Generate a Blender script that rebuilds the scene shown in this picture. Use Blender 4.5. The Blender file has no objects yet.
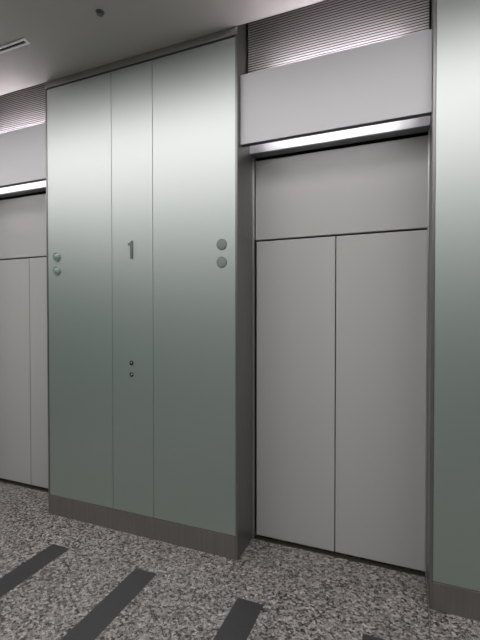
import bpy, bmesh, math
from mathutils import Vector, Matrix

C = bpy.context.scene.collection
PI = math.pi

# ------------------------------------------------------------------ materials
def new_mat(name):
    m = bpy.data.materials.new(name); m.use_nodes = True
    nt = m.node_tree
    return m, nt, nt.nodes['Principled BSDF']

def plain(name, col, rough=0.5, metal=0.0, spec=0.5, noise=0.0, scale=6.0, stretch=(1, 1, 1), bump=0.0):
    m, nt, b = new_mat(name)
    b.inputs['Base Color'].default_value = (*col, 1)
    b.inputs['Roughness'].default_value = rough
    b.inputs['Metallic'].default_value = metal
    b.inputs['Specular IOR Level'].default_value = spec
    if noise or bump:
        tc = nt.nodes.new('ShaderNodeTexCoord'); mp = nt.nodes.new('ShaderNodeMapping')
        mp.inputs['Scale'].default_value = stretch
        nz = nt.nodes.new('ShaderNodeTexNoise'); nz.inputs['Scale'].default_value = scale
        nz.inputs['Detail'].default_value = 3
        nt.links.new(tc.outputs['Object'], mp.inputs['Vector'])
        nt.links.new(mp.outputs['Vector'], nz.inputs['Vector'])
        if noise:
            rp = nt.nodes.new('ShaderNodeValToRGB')
            rp.color_ramp.elements[0].position = 0.3; rp.color_ramp.elements[1].position = 0.7
            rp.color_ramp.elements[0].color = (*[c * (1 - noise) for c in col], 1)
            rp.color_ramp.elements[1].color = (*[min(1, c * (1 + noise)) for c in col], 1)
            nt.links.new(nz.outputs['Fac'], rp.inputs['Fac'])
            nt.links.new(rp.outputs['Color'], b.inputs['Base Color'])
        if bump:
            bp = nt.nodes.new('ShaderNodeBump'); bp.inputs['Strength'].default_value = bump
            bp.inputs['Distance'].default_value = 0.002
            nt.links.new(nz.outputs['Fac'], bp.inputs['Height'])
            nt.links.new(bp.outputs['Normal'], b.inputs['Normal'])
    return m

def emitter(name, col, strength):
    m, nt, b = new_mat(name)
    b.inputs['Base Color'].default_value = (0.8, 0.8, 0.8, 1)
    b.inputs['Emission Color'].default_value = (*col, 1)
    b.inputs['Emission Strength'].default_value = strength
    return m

def granite():
    m, nt, b = new_mat('speckled_granite')
    N = nt.nodes.new; K = nt.links.new
    tc = N('ShaderNodeTexCoord')
    # crystals: voronoi cells of two sizes, softened by noise
    dn = N('ShaderNodeTexNoise'); dn.inputs['Scale'].default_value = 70; dn.inputs['Detail'].default_value = 2
    ad = N('ShaderNodeVectorMath'); ad.operation = 'SCALE'; ad.inputs['Scale'].default_value = 0.018
    sb = N('ShaderNodeVectorMath'); sb.operation = 'ADD'
    K(tc.outputs['Object'], dn.inputs['Vector']); K(dn.outputs['Color'], ad.inputs[0])
    K(tc.outputs['Object'], sb.inputs[0]); K(ad.outputs[0], sb.inputs[1])
    v1 = N('ShaderNodeTexVoronoi'); v1.inputs['Scale'].default_value = 76
    v2 = N('ShaderNodeTexVoronoi'); v2.inputs['Scale'].default_value = 165
    K(sb.outputs[0], v1.inputs['Vector']); K(sb.outputs[0], v2.inputs['Vector'])
    s1 = N('ShaderNodeSeparateColor'); s2 = N('ShaderNodeSeparateColor')
    K(v1.outputs['Color'], s1.inputs[0]); K(v2.outputs['Color'], s2.inputs[0])
    mx = N('ShaderNodeMath'); mx.operation = 'MULTIPLY_ADD'; mx.inputs[1].default_value = 0.6
    m2 = N('ShaderNodeMath'); m2.operation = 'MULTIPLY'; m2.inputs[1].default_value = 0.4
    K(s2.outputs[0], m2.inputs[0]); K(s1.outputs[0], mx.inputs[0]); K(m2.outputs[0], mx.inputs[2])
    rp = N('ShaderNodeValToRGB'); e = rp.color_ramp.elements
    e[0].position = 0.14; e[0].color = (0.016, 0.015, 0.0145, 1)
    e[1].position = 0.95; e[1].color = (0.50, 0.475, 0.455, 1)
    for p, c in ((0.30, (0.050, 0.047, 0.044)), (0.42, (0.150, 0.140, 0.134)), (0.62, (0.225, 0.210, 0.202)), (0.8, (0.33, 0.31, 0.30))):
        q = rp.color_ramp.elements.new(p); q.color = (*c, 1)
    K(mx.outputs[0], rp.inputs['Fac'])
    # slab joints every 2.748 m across, 2.4 m deep
    sx = N('ShaderNodeSeparateXYZ'); K(tc.outputs['Object'], sx.inputs[0])
    def joint(sock, off, pitch):
        a = N('ShaderNodeMath'); a.operation = 'ADD'; a.inputs[1].default_value = 100 * pitch - off + pitch / 2
        K(sock, a.inputs[0])
        w = N('ShaderNodeMath'); w.operation = 'MODULO'; w.inputs[1].default_value = pitch; K(a.outputs[0], w.inputs[0])
        s = N('ShaderNodeMath'); s.operation = 'SUBTRACT'; s.inputs[1].default_value = pitch / 2; K(w.outputs[0], s.inputs[0])
        ab = N('ShaderNodeMath'); ab.operation = 'ABSOLUTE'; K(s.outputs[0], ab.inputs[0])
        l = N('ShaderNodeMath'); l.operation = 'LESS_THAN'; l.inputs[1].default_value = 0.0016; K(ab.outputs[0], l.inputs[0])
        return l.outputs[0]
    j = joint(sx.outputs['X'], 1.118, 2.756)
    mc = N('ShaderNodeMix'); mc.data_type = 'RGBA'
    mc.inputs['B'].default_value = (0.05, 0.048, 0.045, 1)
    K(j, mc.inputs['Factor']); K(rp.outputs['Color'], mc.inputs['A'])
    K(mc.outputs['Result'], b.inputs['Base Color'])
    b.inputs['Roughness'].default_value = 0.42
    b.inputs['Specular IOR Level'].default_value = 0.35
    return m

def brushed(name, col, rough, axis_scale, contrast=0.12):
    m, nt, b = new_mat(name)
    N = nt.nodes.new; K = nt.links.new
    tc = N('ShaderNodeTexCoord'); mp = N('ShaderNodeMapping'); mp.inputs['Scale'].default_value = axis_scale
    nz = N('ShaderNodeTexNoise'); nz.inputs['Scale'].default_value = 1; nz.inputs['Detail'].default_value = 2
    K(tc.outputs['Object'], mp.inputs['Vector']); K(mp.outputs['Vector'], nz.inputs['Vector'])
    rp = N('ShaderNodeValToRGB')
    rp.color_ramp.elements[0].position = 0.25; rp.color_ramp.elements[1].position = 0.75
    rp.color_ramp.elements[0].color = (*[c * (1 - contrast) for c in col], 1)
    rp.color_ramp.elements[1].color = (*[c * (1 + contrast) for c in col], 1)
    K(nz.outputs['Fac'], rp.inputs['Fac']); K(rp.outputs['Color'], b.inputs['Base Color'])
    b.inputs['Metallic'].default_value = 0.7
    b.inputs['Roughness'].default_value = rough
    return m

def satin_glass():
    m, nt, b = new_mat('satin_green_glass')
    b.inputs['Base Color'].default_value = (0.096, 0.165, 0.131, 1)
    b.inputs['Roughness'].default_value = 0.47
    b.inputs['IOR'].default_value = 3.6
    b.inputs['Specular IOR Level'].default_value = 0.75
    return m

M = dict(
    granite=granite(),
    inlay=plain('dark_stone_inlay', (0.038, 0.037, 0.039), 0.5, 0, 0.35, 0.25, 220),
    ceiling=plain('painted_ceiling', (0.62, 0.60, 0.57), 0.7, 0, 0.3),
    lobby=plain('lobby_wall_paint', (0.12, 0.135, 0.125), 0.6, 0, 0.3),
    white=plain('white_enamel', (0.465, 0.457, 0.450), 0.40, 0, 0.4),
    header=plain('white_header_paint', (0.60, 0.59, 0.615), 0.42, 0, 0.4),
    steel=brushed('brushed_steel', (0.20, 0.196, 0.187), 0.40, (110, 110, 1.5), 0.05),
    kick=brushed('brushed_kick_plate', (0.27, 0.25, 0.235), 0.36, (95, 95, 1.5), 0.09),
    trim=brushed('dark_steel_trim', (0.46, 0.45, 0.44), 0.4, (2, 90, 90), 0.05),
    edge=brushed('steel_edge', (0.24, 0.237, 0.228), 0.38, (90, 90, 2), 0.05),
    alu=plain('aluminium', (0.62, 0.61, 0.60), 0.33, 0.85),
    rib=plain('ribbed_aluminium', (0.62, 0.605, 0.59), 0.42, 0.3),
    black=plain('black_gap', (0.012, 0.012, 0.012), 0.6, 0, 0.2),
    lip=plain('dark_grey_lip', (0.09, 0.09, 0.092), 0.5),
    dgrey=plain('dark_grey_paint', (0.20, 0.21, 0.215), 0.5),
    reflector=plain('white_reflector', (0.86, 0.86, 0.87), 0.45),
    glass=satin_glass(),
    numeral=plain('grey_numeral', (0.14, 0.16, 0.15), 0.45, 0.3),
    lens=plain('grey_lens', (0.20, 0.215, 0.205), 0.5, 0.1),
    clear=plain('glossy_lens', (0.24, 0.30, 0.28), 0.30, 0.1),
    chrome=plain('chrome', (0.72, 0.74, 0.73), 0.15, 1.0),
    bronze=plain('bronze_sill', (0.09, 0.078, 0.06), 0.4, 0.8),
    tube_soffit=emitter('soffit_tube_light', (1.0, 0.97, 1.0), 24.0),
    tube_cove=emitter('cove_tube_light', (1.0, 0.915, 1.02), 31.0),
    lamp=emitter('unseen_ceiling_lamp_light', (1.0, 0.985, 0.975), 4.0),
    lamp_dim=emitter('unseen_dim_ceiling_lamp_light', (1.0, 0.985, 0.975), 2.3),
)

# ------------------------------------------------------------------ mesh helpers
def add_box(bm, x0, x1, y0, y1, z0, z1, bevel=0.0, seg=2):
    r = bmesh.ops.create_cube(bm, size=1)
    vs = r['verts']
    for v in vs:
        v.co = Vector((x0 + (v.co.x + .5) * (x1 - x0), y0 + (v.co.y + .5) * (y1 - y0), z0 + (v.co.z + .5) * (z1 - z0)))
    if bevel > 0:
        es = list({e for v in vs for e in v.link_edges})
        bmesh.ops.bevel(bm, geom=es, offset=bevel, segments=seg, affect='EDGES', profile=0.5)

def box(*a, **k):
    bm = bmesh.new(); add_box(bm, *a, **k); return bm

def prism(pts, lo, hi, axis='y'):
    """extrude a closed outline; axis y: pts are (x,z); axis x: pts are (y,z)"""
    bm = bmesh.new()
    f = (lambda p, t: (p[0], t, p[1])) if axis == 'y' else (lambda p, t: (t, p[0], p[1]))
    a = [bm.verts.new(f(p, lo)) for p in pts]; b = [bm.verts.new(f(p, hi)) for p in pts]
    bm.faces.new(a); bm.faces.new(list(reversed(b)))
    n = len(pts)
    for i in range(n):
        bm.faces.new((a[i], b[i], b[(i + 1) % n], a[(i + 1) % n]))
    bmesh.ops.recalc_face_normals(bm, faces=bm.faces)
    return bm

def lathe(profile, seg=40, axis='y'):
    """revolve (radius, height) pairs; axis y: height runs toward -y (out of the wall); axis z: along z"""
    bm = bmesh.new(); rings = []
    for r, h in profile:
        if r < 1e-6:
            rings.append([bm.verts.new((0, -h, 0) if axis == 'y' else (0, 0, h))])
        else:
            ring = []
            for i in range(seg):
                a = 2 * PI * i / seg
                c, s = r * math.cos(a), r * math.sin(a)
                ring.append(bm.verts.new((c, -h, s) if axis == 'y' else (c, s, h)))
            rings.append(ring)
    for A, B in zip(rings, rings[1:]):
        for i in range(seg):
            j = (i + 1) % seg
            if len(A) == 1: bm.faces.new((A[0], B[i], B[j]))
            elif len(B) == 1: bm.faces.new((A[i], A[j], B[0]))
            else: bm.faces.new((A[i], A[j], B[j], B[i]))
    bmesh.ops.recalc_face_normals(bm, faces=bm.faces)
    for f in bm.faces: f.smooth = True
    return bm

def tube_bm(x0, x1, y, z, r, seg=16):
    bm = bmesh.new()
    bmesh.ops.create_cone(bm, cap_ends=True, segments=seg, radius1=r, radius2=r, depth=x1 - x0,
                          matrix=Matrix.Translation(((x0 + x1) / 2, y, z)) @ Matrix.Rotation(PI / 2, 4, 'Y'))
    return bm

def obj(name, bm, mat, parent=None, loc=None):
    me = bpy.data.meshes.new(name); bm.to_mesh(me); bm.free()
    me.materials.append(mat)
    o = bpy.data.objects.new(name, me); C.objects.link(o)
    if parent is not None: o.parent = parent
    if loc is not None: o.location = loc
    return o

def tag(o, label, cat, group=None):
    o['label'] = label; o['category'] = cat
    if group: o['group'] = group
    return o

def thing(name, label, cat, loc, group=None):
    o = bpy.data.objects.new(name, None); C.objects.link(o); o.location = loc
    o.empty_display_size = 0.1
    return tag(o, label, cat, group)

def struct(name, bm, mat, parent=None):
    o = obj(name, bm, mat, parent)
    if parent is None: o['kind'] = 'structure'
    return o

def dup(root, dx, label, group=None):
    r = root.copy(); C.objects.link(r); r.location = root.location + Vector((dx, 0, 0)); r['label'] = label
    if group: r['group'] = group
    for ch in list(root.children):
        c = ch.copy(); C.objects.link(c); c.parent = r
        for g in list(ch.children):
            d = g.copy(); C.objects.link(d); d.parent = c
    return r

# ------------------------------------------------------------------ dimensions (metres)
PW = 1.641            # pier width
OW = 1.126            # lift opening width
PITCH = PW + OW
DEP = 0.305           # door plane behind the glass
ZB = 0.1516           # kick plate height
ZG = 3.362            # glass top
ZC = 3.422            # ceiling
ZS = 2.115            # door head
ZH0, ZH1 = 2.692, 3.1375
YG = 0.150            # ribbed panel plane
ZR = 3.78             # top of the recess over the lifts
XL, XR, YF = -6.2, 5.2, -4.6

# ------------------------------------------------------------------ the setting
struct('floor', box(XL, XR, YF, 0.6, -0.1, 0.0), M['granite'])
struct('ceiling', box(XL, XR, YF, -0.004, ZC, ZC + 0.16), M['ceiling'])
struct('wall_south', box(XL, XR, YF - 0.1, YF, 0, ZC + .16), M['lobby'])
struct('wall_west', box(XL - .1, XL, YF, 0.6, 0, ZR), M['lobby'])
struct('wall_east', box(XR, XR + .1, YF, 0.6, 0, ZR), M['lobby'])
struct('wall_north', box(XL, XR, 0.36, 0.6, 0, ZR), M['black'])
struct('trim_1', box(XL, XR, -0.004, 0.36, ZR, ZR + .05), M['ceiling'])   # lid of the recess

E = 0.013     # width of the steel edge profiles
def pier(x0, x1, side):
    struct('wall_' + side, box(x0, x1, 0.012, 0.36, 0, ZR), M['steel'])
    struct('baseboard_' + side, box(x0 + E + .0005, x1 - E - .0005, -0.003, 0.012, 0, ZB, bevel=0.0012), M['kick'])

pier(-PW, 0, 'center')
pier(OW, XR, 'right')
pier(XL, -PITCH, 'left')

TN = [2]
def trim(bm, mat):
    struct('trim_%d' % TN[0], bm, mat); TN[0] += 1

for x0, x1 in ((-PW, 0), (OW, OW + PW), (-PITCH - PW, -PITCH)):
    trim(box(x0, x1, -0.004, 0.0119, ZG + 0.010, ZC), M['trim'])
    for a in (x0, x1 - E):
        trim(box(a, a + E, -0.003, 0.0119, 0.0, ZG + 0.010, bevel=0.001), M['edge'])

S1, S2 = -0.9987, -0.6427
GAP = 0.0016
def pane(x0, x1, name='glass_panel'):
    return obj(name, box(x0 + GAP, x1 - GAP, 0.0, 0.0118, ZB + 0.003, ZG, bevel=0.0018), M['glass'])

GG = 'frosted green glass wall panels'
tag(pane(-PW + E, S1), 'wide frosted green glass panel left of the numeral 1, with two shiny round lanterns', 'glass panel', GG)
tag(pane(S1, S2), 'narrow frosted green glass panel bearing the numeral 1 and two call buttons', 'glass panel', GG)
tag(pane(S2, -E), 'wide frosted green glass panel right of the numeral 1, beside the right lift', 'glass panel', GG)
tag(pane(OW + E, OW + PW + S1), 'frosted green glass panel at the right edge, beyond the right lift', 'glass panel', GG)
# cladding outside the frame, so the wall carries on
for x0, x1 in ((OW + PW + S1, OW + PW + S2), (OW + PW + S2, OW + PW - E), (-PITCH + S2, -PITCH - E),
               (-PITCH + S1, -PITCH + S2), (-PITCH - PW + E, -PITCH + S1)):
    o = pane(x0, x1, 'trim_%d' % TN[0]); o['kind'] = 'structure'; TN[0] += 1

# ------------------------------------------------------------------ a lift opening (x from 0 to OW), then a copy one pitch to the left
def lift():
    out = []
    mid = 0.5718
    # doors: two leaves on one Empty
    d = thing('elevator_door', '', 'elevator door', (mid, DEP, 0), 'elevator doors')
    for a, b in ((0.020, mid - 0.0034), (mid + 0.0034, OW - 0.008)):
        obj('door_leaf', box(a - mid, b - mid, 0, 0.03, 0.016, ZS - 0.008, bevel=0.0025), M['white'], d)
    out.append(d)
    t = obj('transom_panel', box(0.012 - mid, OW - 0.004 - mid, 0, 0.03, ZS + 0.005, ZH0 - 0.016, bevel=0.002), M['white'], None, (mid, DEP, 0))
    tag(t, '', 'transom panel', 'transom panels'); out.append(t)
    h = obj('overhead_panel', box(0.003 - mid, OW - 0.003 - mid, 0.0, 0.007, ZH0, ZH1, bevel=0.002), M['header'], None, (mid, 0.043, 0))
    tag(h, '', 'overhead panel', 'overhead panels'); out.append(h)
    # soffit lamp: tray with reflector, tube behind the lip, grey plate toward the door
    s = thing('soffit_lamp', '', 'lamp', (mid, 0.0612, ZH0), 'soffit lamps')
    w0, w1 = 0.003 - mid, OW - 0.003 - mid
    lb = box(w0, w1, -0.011, 0.025, 0.000, 0.008, bevel=0.001)
    add_box(lb, w0, w1, 0.022, 0.025, 0.008, 0.030)
    obj('lip', lb, M['lip'], s)
    rb = bmesh.new()     # reflector: curved tray seen from below
    prof = [(0.030, 0.095), (0.070, 0.100), (0.110, 0.092), (0.140, 0.070), (0.152, 0.036), (0.154, 0.004)]
    back = [(y + 0.004, z + 0.004) for y, z in reversed(prof)]
    rb.free(); rb = prism(prof + back, w0, w1, 'x')
    obj('reflector', rb, M['reflector'], s)
    obj('plate', box(w0, w1, 0.159, 0.236, 0.0, 0.012, bevel=0.001), M['dgrey'], s)
    tb = obj('tube', tube_bm(0.15 - mid, 0.97 - mid, 0.011, 0.034, 0.0075), M['tube_soffit'], s)
    for x in (0.15 - mid - 0.02, 0.97 - mid):
        obj('lamp_holder', box(x, x + 0.02, 0.002, 0.0215, 0.0085, 0.044, bevel=0.002), M['alu'], tb)
    out.append(s)
    # ribbed panel above
    bm = bmesh.new(); n = 40; p = 0.0160
    for i in range(n):
        add_box(bm, 0.014 - mid, OW - 0.014 - mid, 0.0, 0.003, i * p, i * p + 0.0090)
    r = thing('ribbed_panel', '', 'ribbed panel', (mid, YG, ZH1))
    obj('ribbing', bm, M['rib'], r)
    obj('backing', box(0.012 - mid, OW - 0.012 - mid, 0.0125, 0.020, 0, n * p), M['black'], r)
    tag(r, '', 'ribbed panel', 'ribbed metal panels')
    out.append(r)
    # cove tube standing behind the overhead panel
    c = thing('cove_lamp', '', 'lamp', (mid, 0.10, 3.108), 'cove lamps')
    obj('batten', box(0.18 - mid, 1.00 - mid, -0.02, 0.02, 0.001, 0.022, bevel=0.002), M['alu'], c)
    obj('tube', tube_bm(0.20 - mid, 0.98 - mid, 0, 0.036, 0.009), M['tube_cove'], c)
    out.append(c)
    # sill
    k = thing('door_sill', '', 'door sill', (mid, DEP - 0.03, 0), 'door sills')
    for a, b in ((0.0, 0.012), (0.020, 0.034)):
        obj('rail', box(0.002 - mid, OW - 0.002 - mid, a, b, 0.0005, 0.006, bevel=0.0008), M['bronze'], k)
    obj('groove', box(0.002 - mid, OW - 0.002 - mid, 0.0121, 0.0199, 0.0005, 0.002), M['black'], k)
    out.append(k)
    return out

def opening_shell(dx):
    # box over the transom that carries lamp and panel; dark reveal behind the doors
    trim(box(dx + 0.002, dx + OW - 0.002, 0.0615, 0.36, 2.80, 3.107), M['ceiling'])
    trim(box(dx + 0.002, dx + OW - 0.002, 0.182, 0.36, 3.1075, ZR - .001), M['black'])

right = lift()
LR = {'elevator_door': 'closed pair of white lift doors on the right, between two glass piers',
      'transom_panel': 'blank white panel above the right pair of lift doors',
      'overhead_panel': 'projecting white panel above the glowing strip of the right lift',
      'soffit_lamp': 'glowing strip lamp under the overhead panel of the right lift',
      'ribbed_panel': 'horizontally ribbed grey metal panel above the right lift, below the ceiling',
      'cove_lamp': 'tube lamp hidden behind the overhead panel top of the right lift',
      'door_sill': 'thin dark bronze sill under the right pair of lift doors'}
LL = {'elevator_door': 'closed pair of white lift doors at the left edge, behind the glass pier',
      'transom_panel': 'blank white panel above the left pair of lift doors',
      'overhead_panel': 'projecting white panel above the glowing strip of the left lift',
      'soffit_lamp': 'glowing strip lamp under the overhead panel of the left lift',
      'ribbed_panel': 'horizontally ribbed grey metal panel above the left lift, below the ceiling',
      'cove_lamp': 'tube lamp hidden behind the overhead panel top of the left lift',
      'door_sill': 'thin dark bronze sill under the left pair of lift doors'}
for o in right:
    base = o.name.split('.')[0]
    o['label'] = LR[base]
    dup(o, -PITCH, LL[base])
opening_shell(0.0); opening_shell(-PITCH)
# steel linings of the reveals, in two lengths with a joint level with the door heads
for dx in (0.0, -PITCH):
    for a in (dx, dx + OW - 0.0015):
        for z0, z1 in ((0.0, ZS - 0.003), (ZS + 0.003, ZR)):
            trim(box(a, a + 0.0015, 0.0, 0.300, z0, z1), M['steel'])
    for a in (dx + 0.0016, dx + OW - 0.0086):      # bright bead beside the doors
        trim(box(a, a + 0.007, 0.272, 0.300, 0.0065, ZH0 - 0.001, bevel=0.001), M['alu'])

# ------------------------------------------------------------------ things on the glass
def lantern(x, z, label, shiny):
    t = thing('hall_lantern', label, 'hall lantern', (x, -0.0002, z), 'round hall lanterns')
    R = 0.036
    if shiny:
        obj('rim', lathe([(R, 0), (R, 0.006), (R - .0015, 0.0085), (R - .006, 0.0085), (R - .0075, 0.006), (R - .0075, 0.0)]), M['clear'], t)
        obj('lens', lathe([(R - .008, 0.0), (R - .008, 0.005), (R - .014, 0.010), (R - .024, 0.0135), (0, 0.0145)]), M['clear'], t)
    else:
        obj('rim', lathe([(R, 0), (R, 0.003), (R - .001, 0.004), (R - .003, 0.004), (R - .0035, 0.0035), (R - .0035, 0.0)]), M['lens'], t)
        obj('lens', lathe([(R - .0038, 0.0), (R - .0038, 0.003), (R - .006, 0.0036), (0, 0.0036)]), M['lens'], t)
    return t
lantern(-0.111, 2.050, 'matt grey round lantern beside the right lift, upper of the two', False)
lantern(-0.111, 1.934, 'matt grey round lantern beside the right lift, lower of the two', False)
lantern(-1.534, 2.044, 'shiny round lantern near the left edge of the glass, upper of the two', True)
lantern(-1.534, 1.936, 'shiny round lantern near the left edge of the glass, lower of the two', True)

one = [(-0.832, 1.995), (-0.812, 1.995), (-0.812, 2.121), (-0.822, 2.121), (-0.828, 2.113), (-0.838, 2.108),
       (-0.851, 2.106), (-0.851, 2.091), (-0.832, 2.091)]
o = obj('floor_number', prism([(x + .832, z - 1.995) for x, z in one], -0.006, 0.0), M['numeral'], None, (-0.832, -0.0002, 1.995))
tag(o, 'grey numeral 1 fixed on the narrow frosted glass panel', 'number sign')

def button(z, label):
    t = thing('call_button', label, 'call button', (-0.827, -0.0002, z), 'lift call buttons')
    obj('collar', lathe([(0.0165, 0), (0.0165, 0.003), (0.0155, 0.004), (0.0090, 0.004), (0.0085, 0.003), (0.0085, 0.0)], 28), M['black'], t)
    obj('push_button', lathe([(0.0080, 0.0), (0.0080, 0.0035), (0.0062, 0.0050), (0, 0.0056)], 28), M['chrome'], t)
button(1.244, 'small round black call button below the numeral 1, upper of the two')
button(1.160, 'small round black call button below the numeral 1, lower of the two')

# ------------------------------------------------------------------ floor inlays
SW, SY, SE = 0.153, -0.3137, -2.7
for x, lab in ((-1.260, 'dark stone strip inlaid in the floor, farthest left, in front of the left glass panel'),
               (-0.560, 'dark stone strip inlaid in the floor, second from the left'),
               (0.132, 'dark stone strip inlaid in the floor, before the left leaf of the right doors'),
               (0.808, 'dark stone strip inlaid in the floor, only its tip showing at the bottom edge')):
    o = obj('floor_inlay', box(0, SW, SE - SY, 0, 0, 0.0012), M['inlay'], None, (x, SY, 0.0001))
    tag(o, lab, 'floor inlay', 'dark floor inlays')

# ------------------------------------------------------------------ ceiling fittings
t = thing('air_diffuser', 'slim white slot air diffuser with dark slit in the ceiling, top left', 'air vent', (-1.365, -0.412, ZC))
for a, b in ((-0.027, -0.0095), (0.0095, 0.027)):
    obj('flange', box(-1.2, 0, a, b, -0.006, -0.0003, bevel=0.0015), M['reflector'], t)
obj('end_cap', box(0, 0.024, -0.027, 0.027, -0.006, -0.0003, bevel=0.0015), M['reflector'], t)
obj('slit', box(-1.2, 0, -0.0094, 0.0094, -0.0015, -0.0003), M['black'], t)

t = thing('sprinkler_head', 'tiny dark sprinkler head on the ceiling above the left glass panel', 'sprinkler', (-0.721, -0.426, ZC))
obj('escutcheon', lathe([(0.0, -0.0003), (0.026, -0.0003), (0.026, -0.003), (0.018, -0.006), (0.0, -0.006)], 28, 'z'), M['dgrey'], t)
obj('body', lathe([(0.009, -0.006), (0.009, -0.010), (0.005, -0.011), (0.005, -0.013), (0.0, -0.013)], 20, 'z'), M['dgrey'], t)
obj('deflector', lathe([(0.0, -0.013), (0.019, -0.013), (0.019, -0.0155), (0.0, -0.0155)], 20, 'z'), M['dgrey'], t)

for y0, y1, mk, lab in ((-1.55, -0.76, 'lamp', 'long luminous ceiling panel added out of view, nearer the lifts'),  # added panels out of view, laid out for the bright band in the glass
                        (-3.30, -1.70, 'lamp_dim', 'long luminous ceiling panel added out of view, nearer the opposite wall')):
    t = thing('unseen_ceiling_lamp', lab, 'lamp', (-0.5, (y0 + y1) / 2, ZC), 'unseen lobby ceiling lamps')
    h = (y1 - y0) / 2
    obj('diffuser', box(-4.6, 4.6, -h, h, -0.012, -0.0005, bevel=0.002), M[mk], t)
    for a, b in ((-h - 0.0165, -h - 0.0005), (h + 0.0005, h + 0.0165)):
        obj('flange', box(-4.6, 4.6, a, b, -0.014, -0.0005, bevel=0.001), M['alu'], t)

# ------------------------------------------------------------------ world, camera, view
w = bpy.data.worlds.new('World'); bpy.context.scene.world = w; w.use_nodes = True
w.node_tree.nodes['Background'].inputs['Color'].default_value = (0.02, 0.02, 0.02, 1)
w.node_tree.nodes['Background'].inputs['Strength'].default_value = 0.2

cd = bpy.data.cameras.new('Camera'); cam = bpy.data.objects.new('Camera', cd); C.objects.link(cam)
cd.sensor_fit = 'HORIZONTAL'; cd.sensor_width = 36; cd.lens = 401.99 / 480 * 36
cd.clip_start = 0.02
cam.location = (0.9908, -2.3826, 1.6)
ya, pi_, ro = math.radians(22.2224), math.radians(-0.9208), math.radians(-0.0245)
F = Vector((-math.sin(ya) * math.cos(pi_), math.cos(ya) * math.cos(pi_), math.sin(pi_)))
R = Vector((math.cos(ya), math.sin(ya), 0)); U = R.cross(F)
R2 = R * math.cos(ro) + U * math.sin(ro); U2 = -R * math.sin(ro) + U * math.cos(ro)
cam.rotation_euler = Matrix((R2, U2, -F)).transposed().to_euler()
sc = bpy.context.scene
sc.camera = cam
sc.view_settings.view_transform = 'Standard'; sc.view_settings.look = 'None'
sc.view_settings.gamma = 1; sc.view_settings.use_curve_mapping = False
sc.view_settings.exposure = 0.0
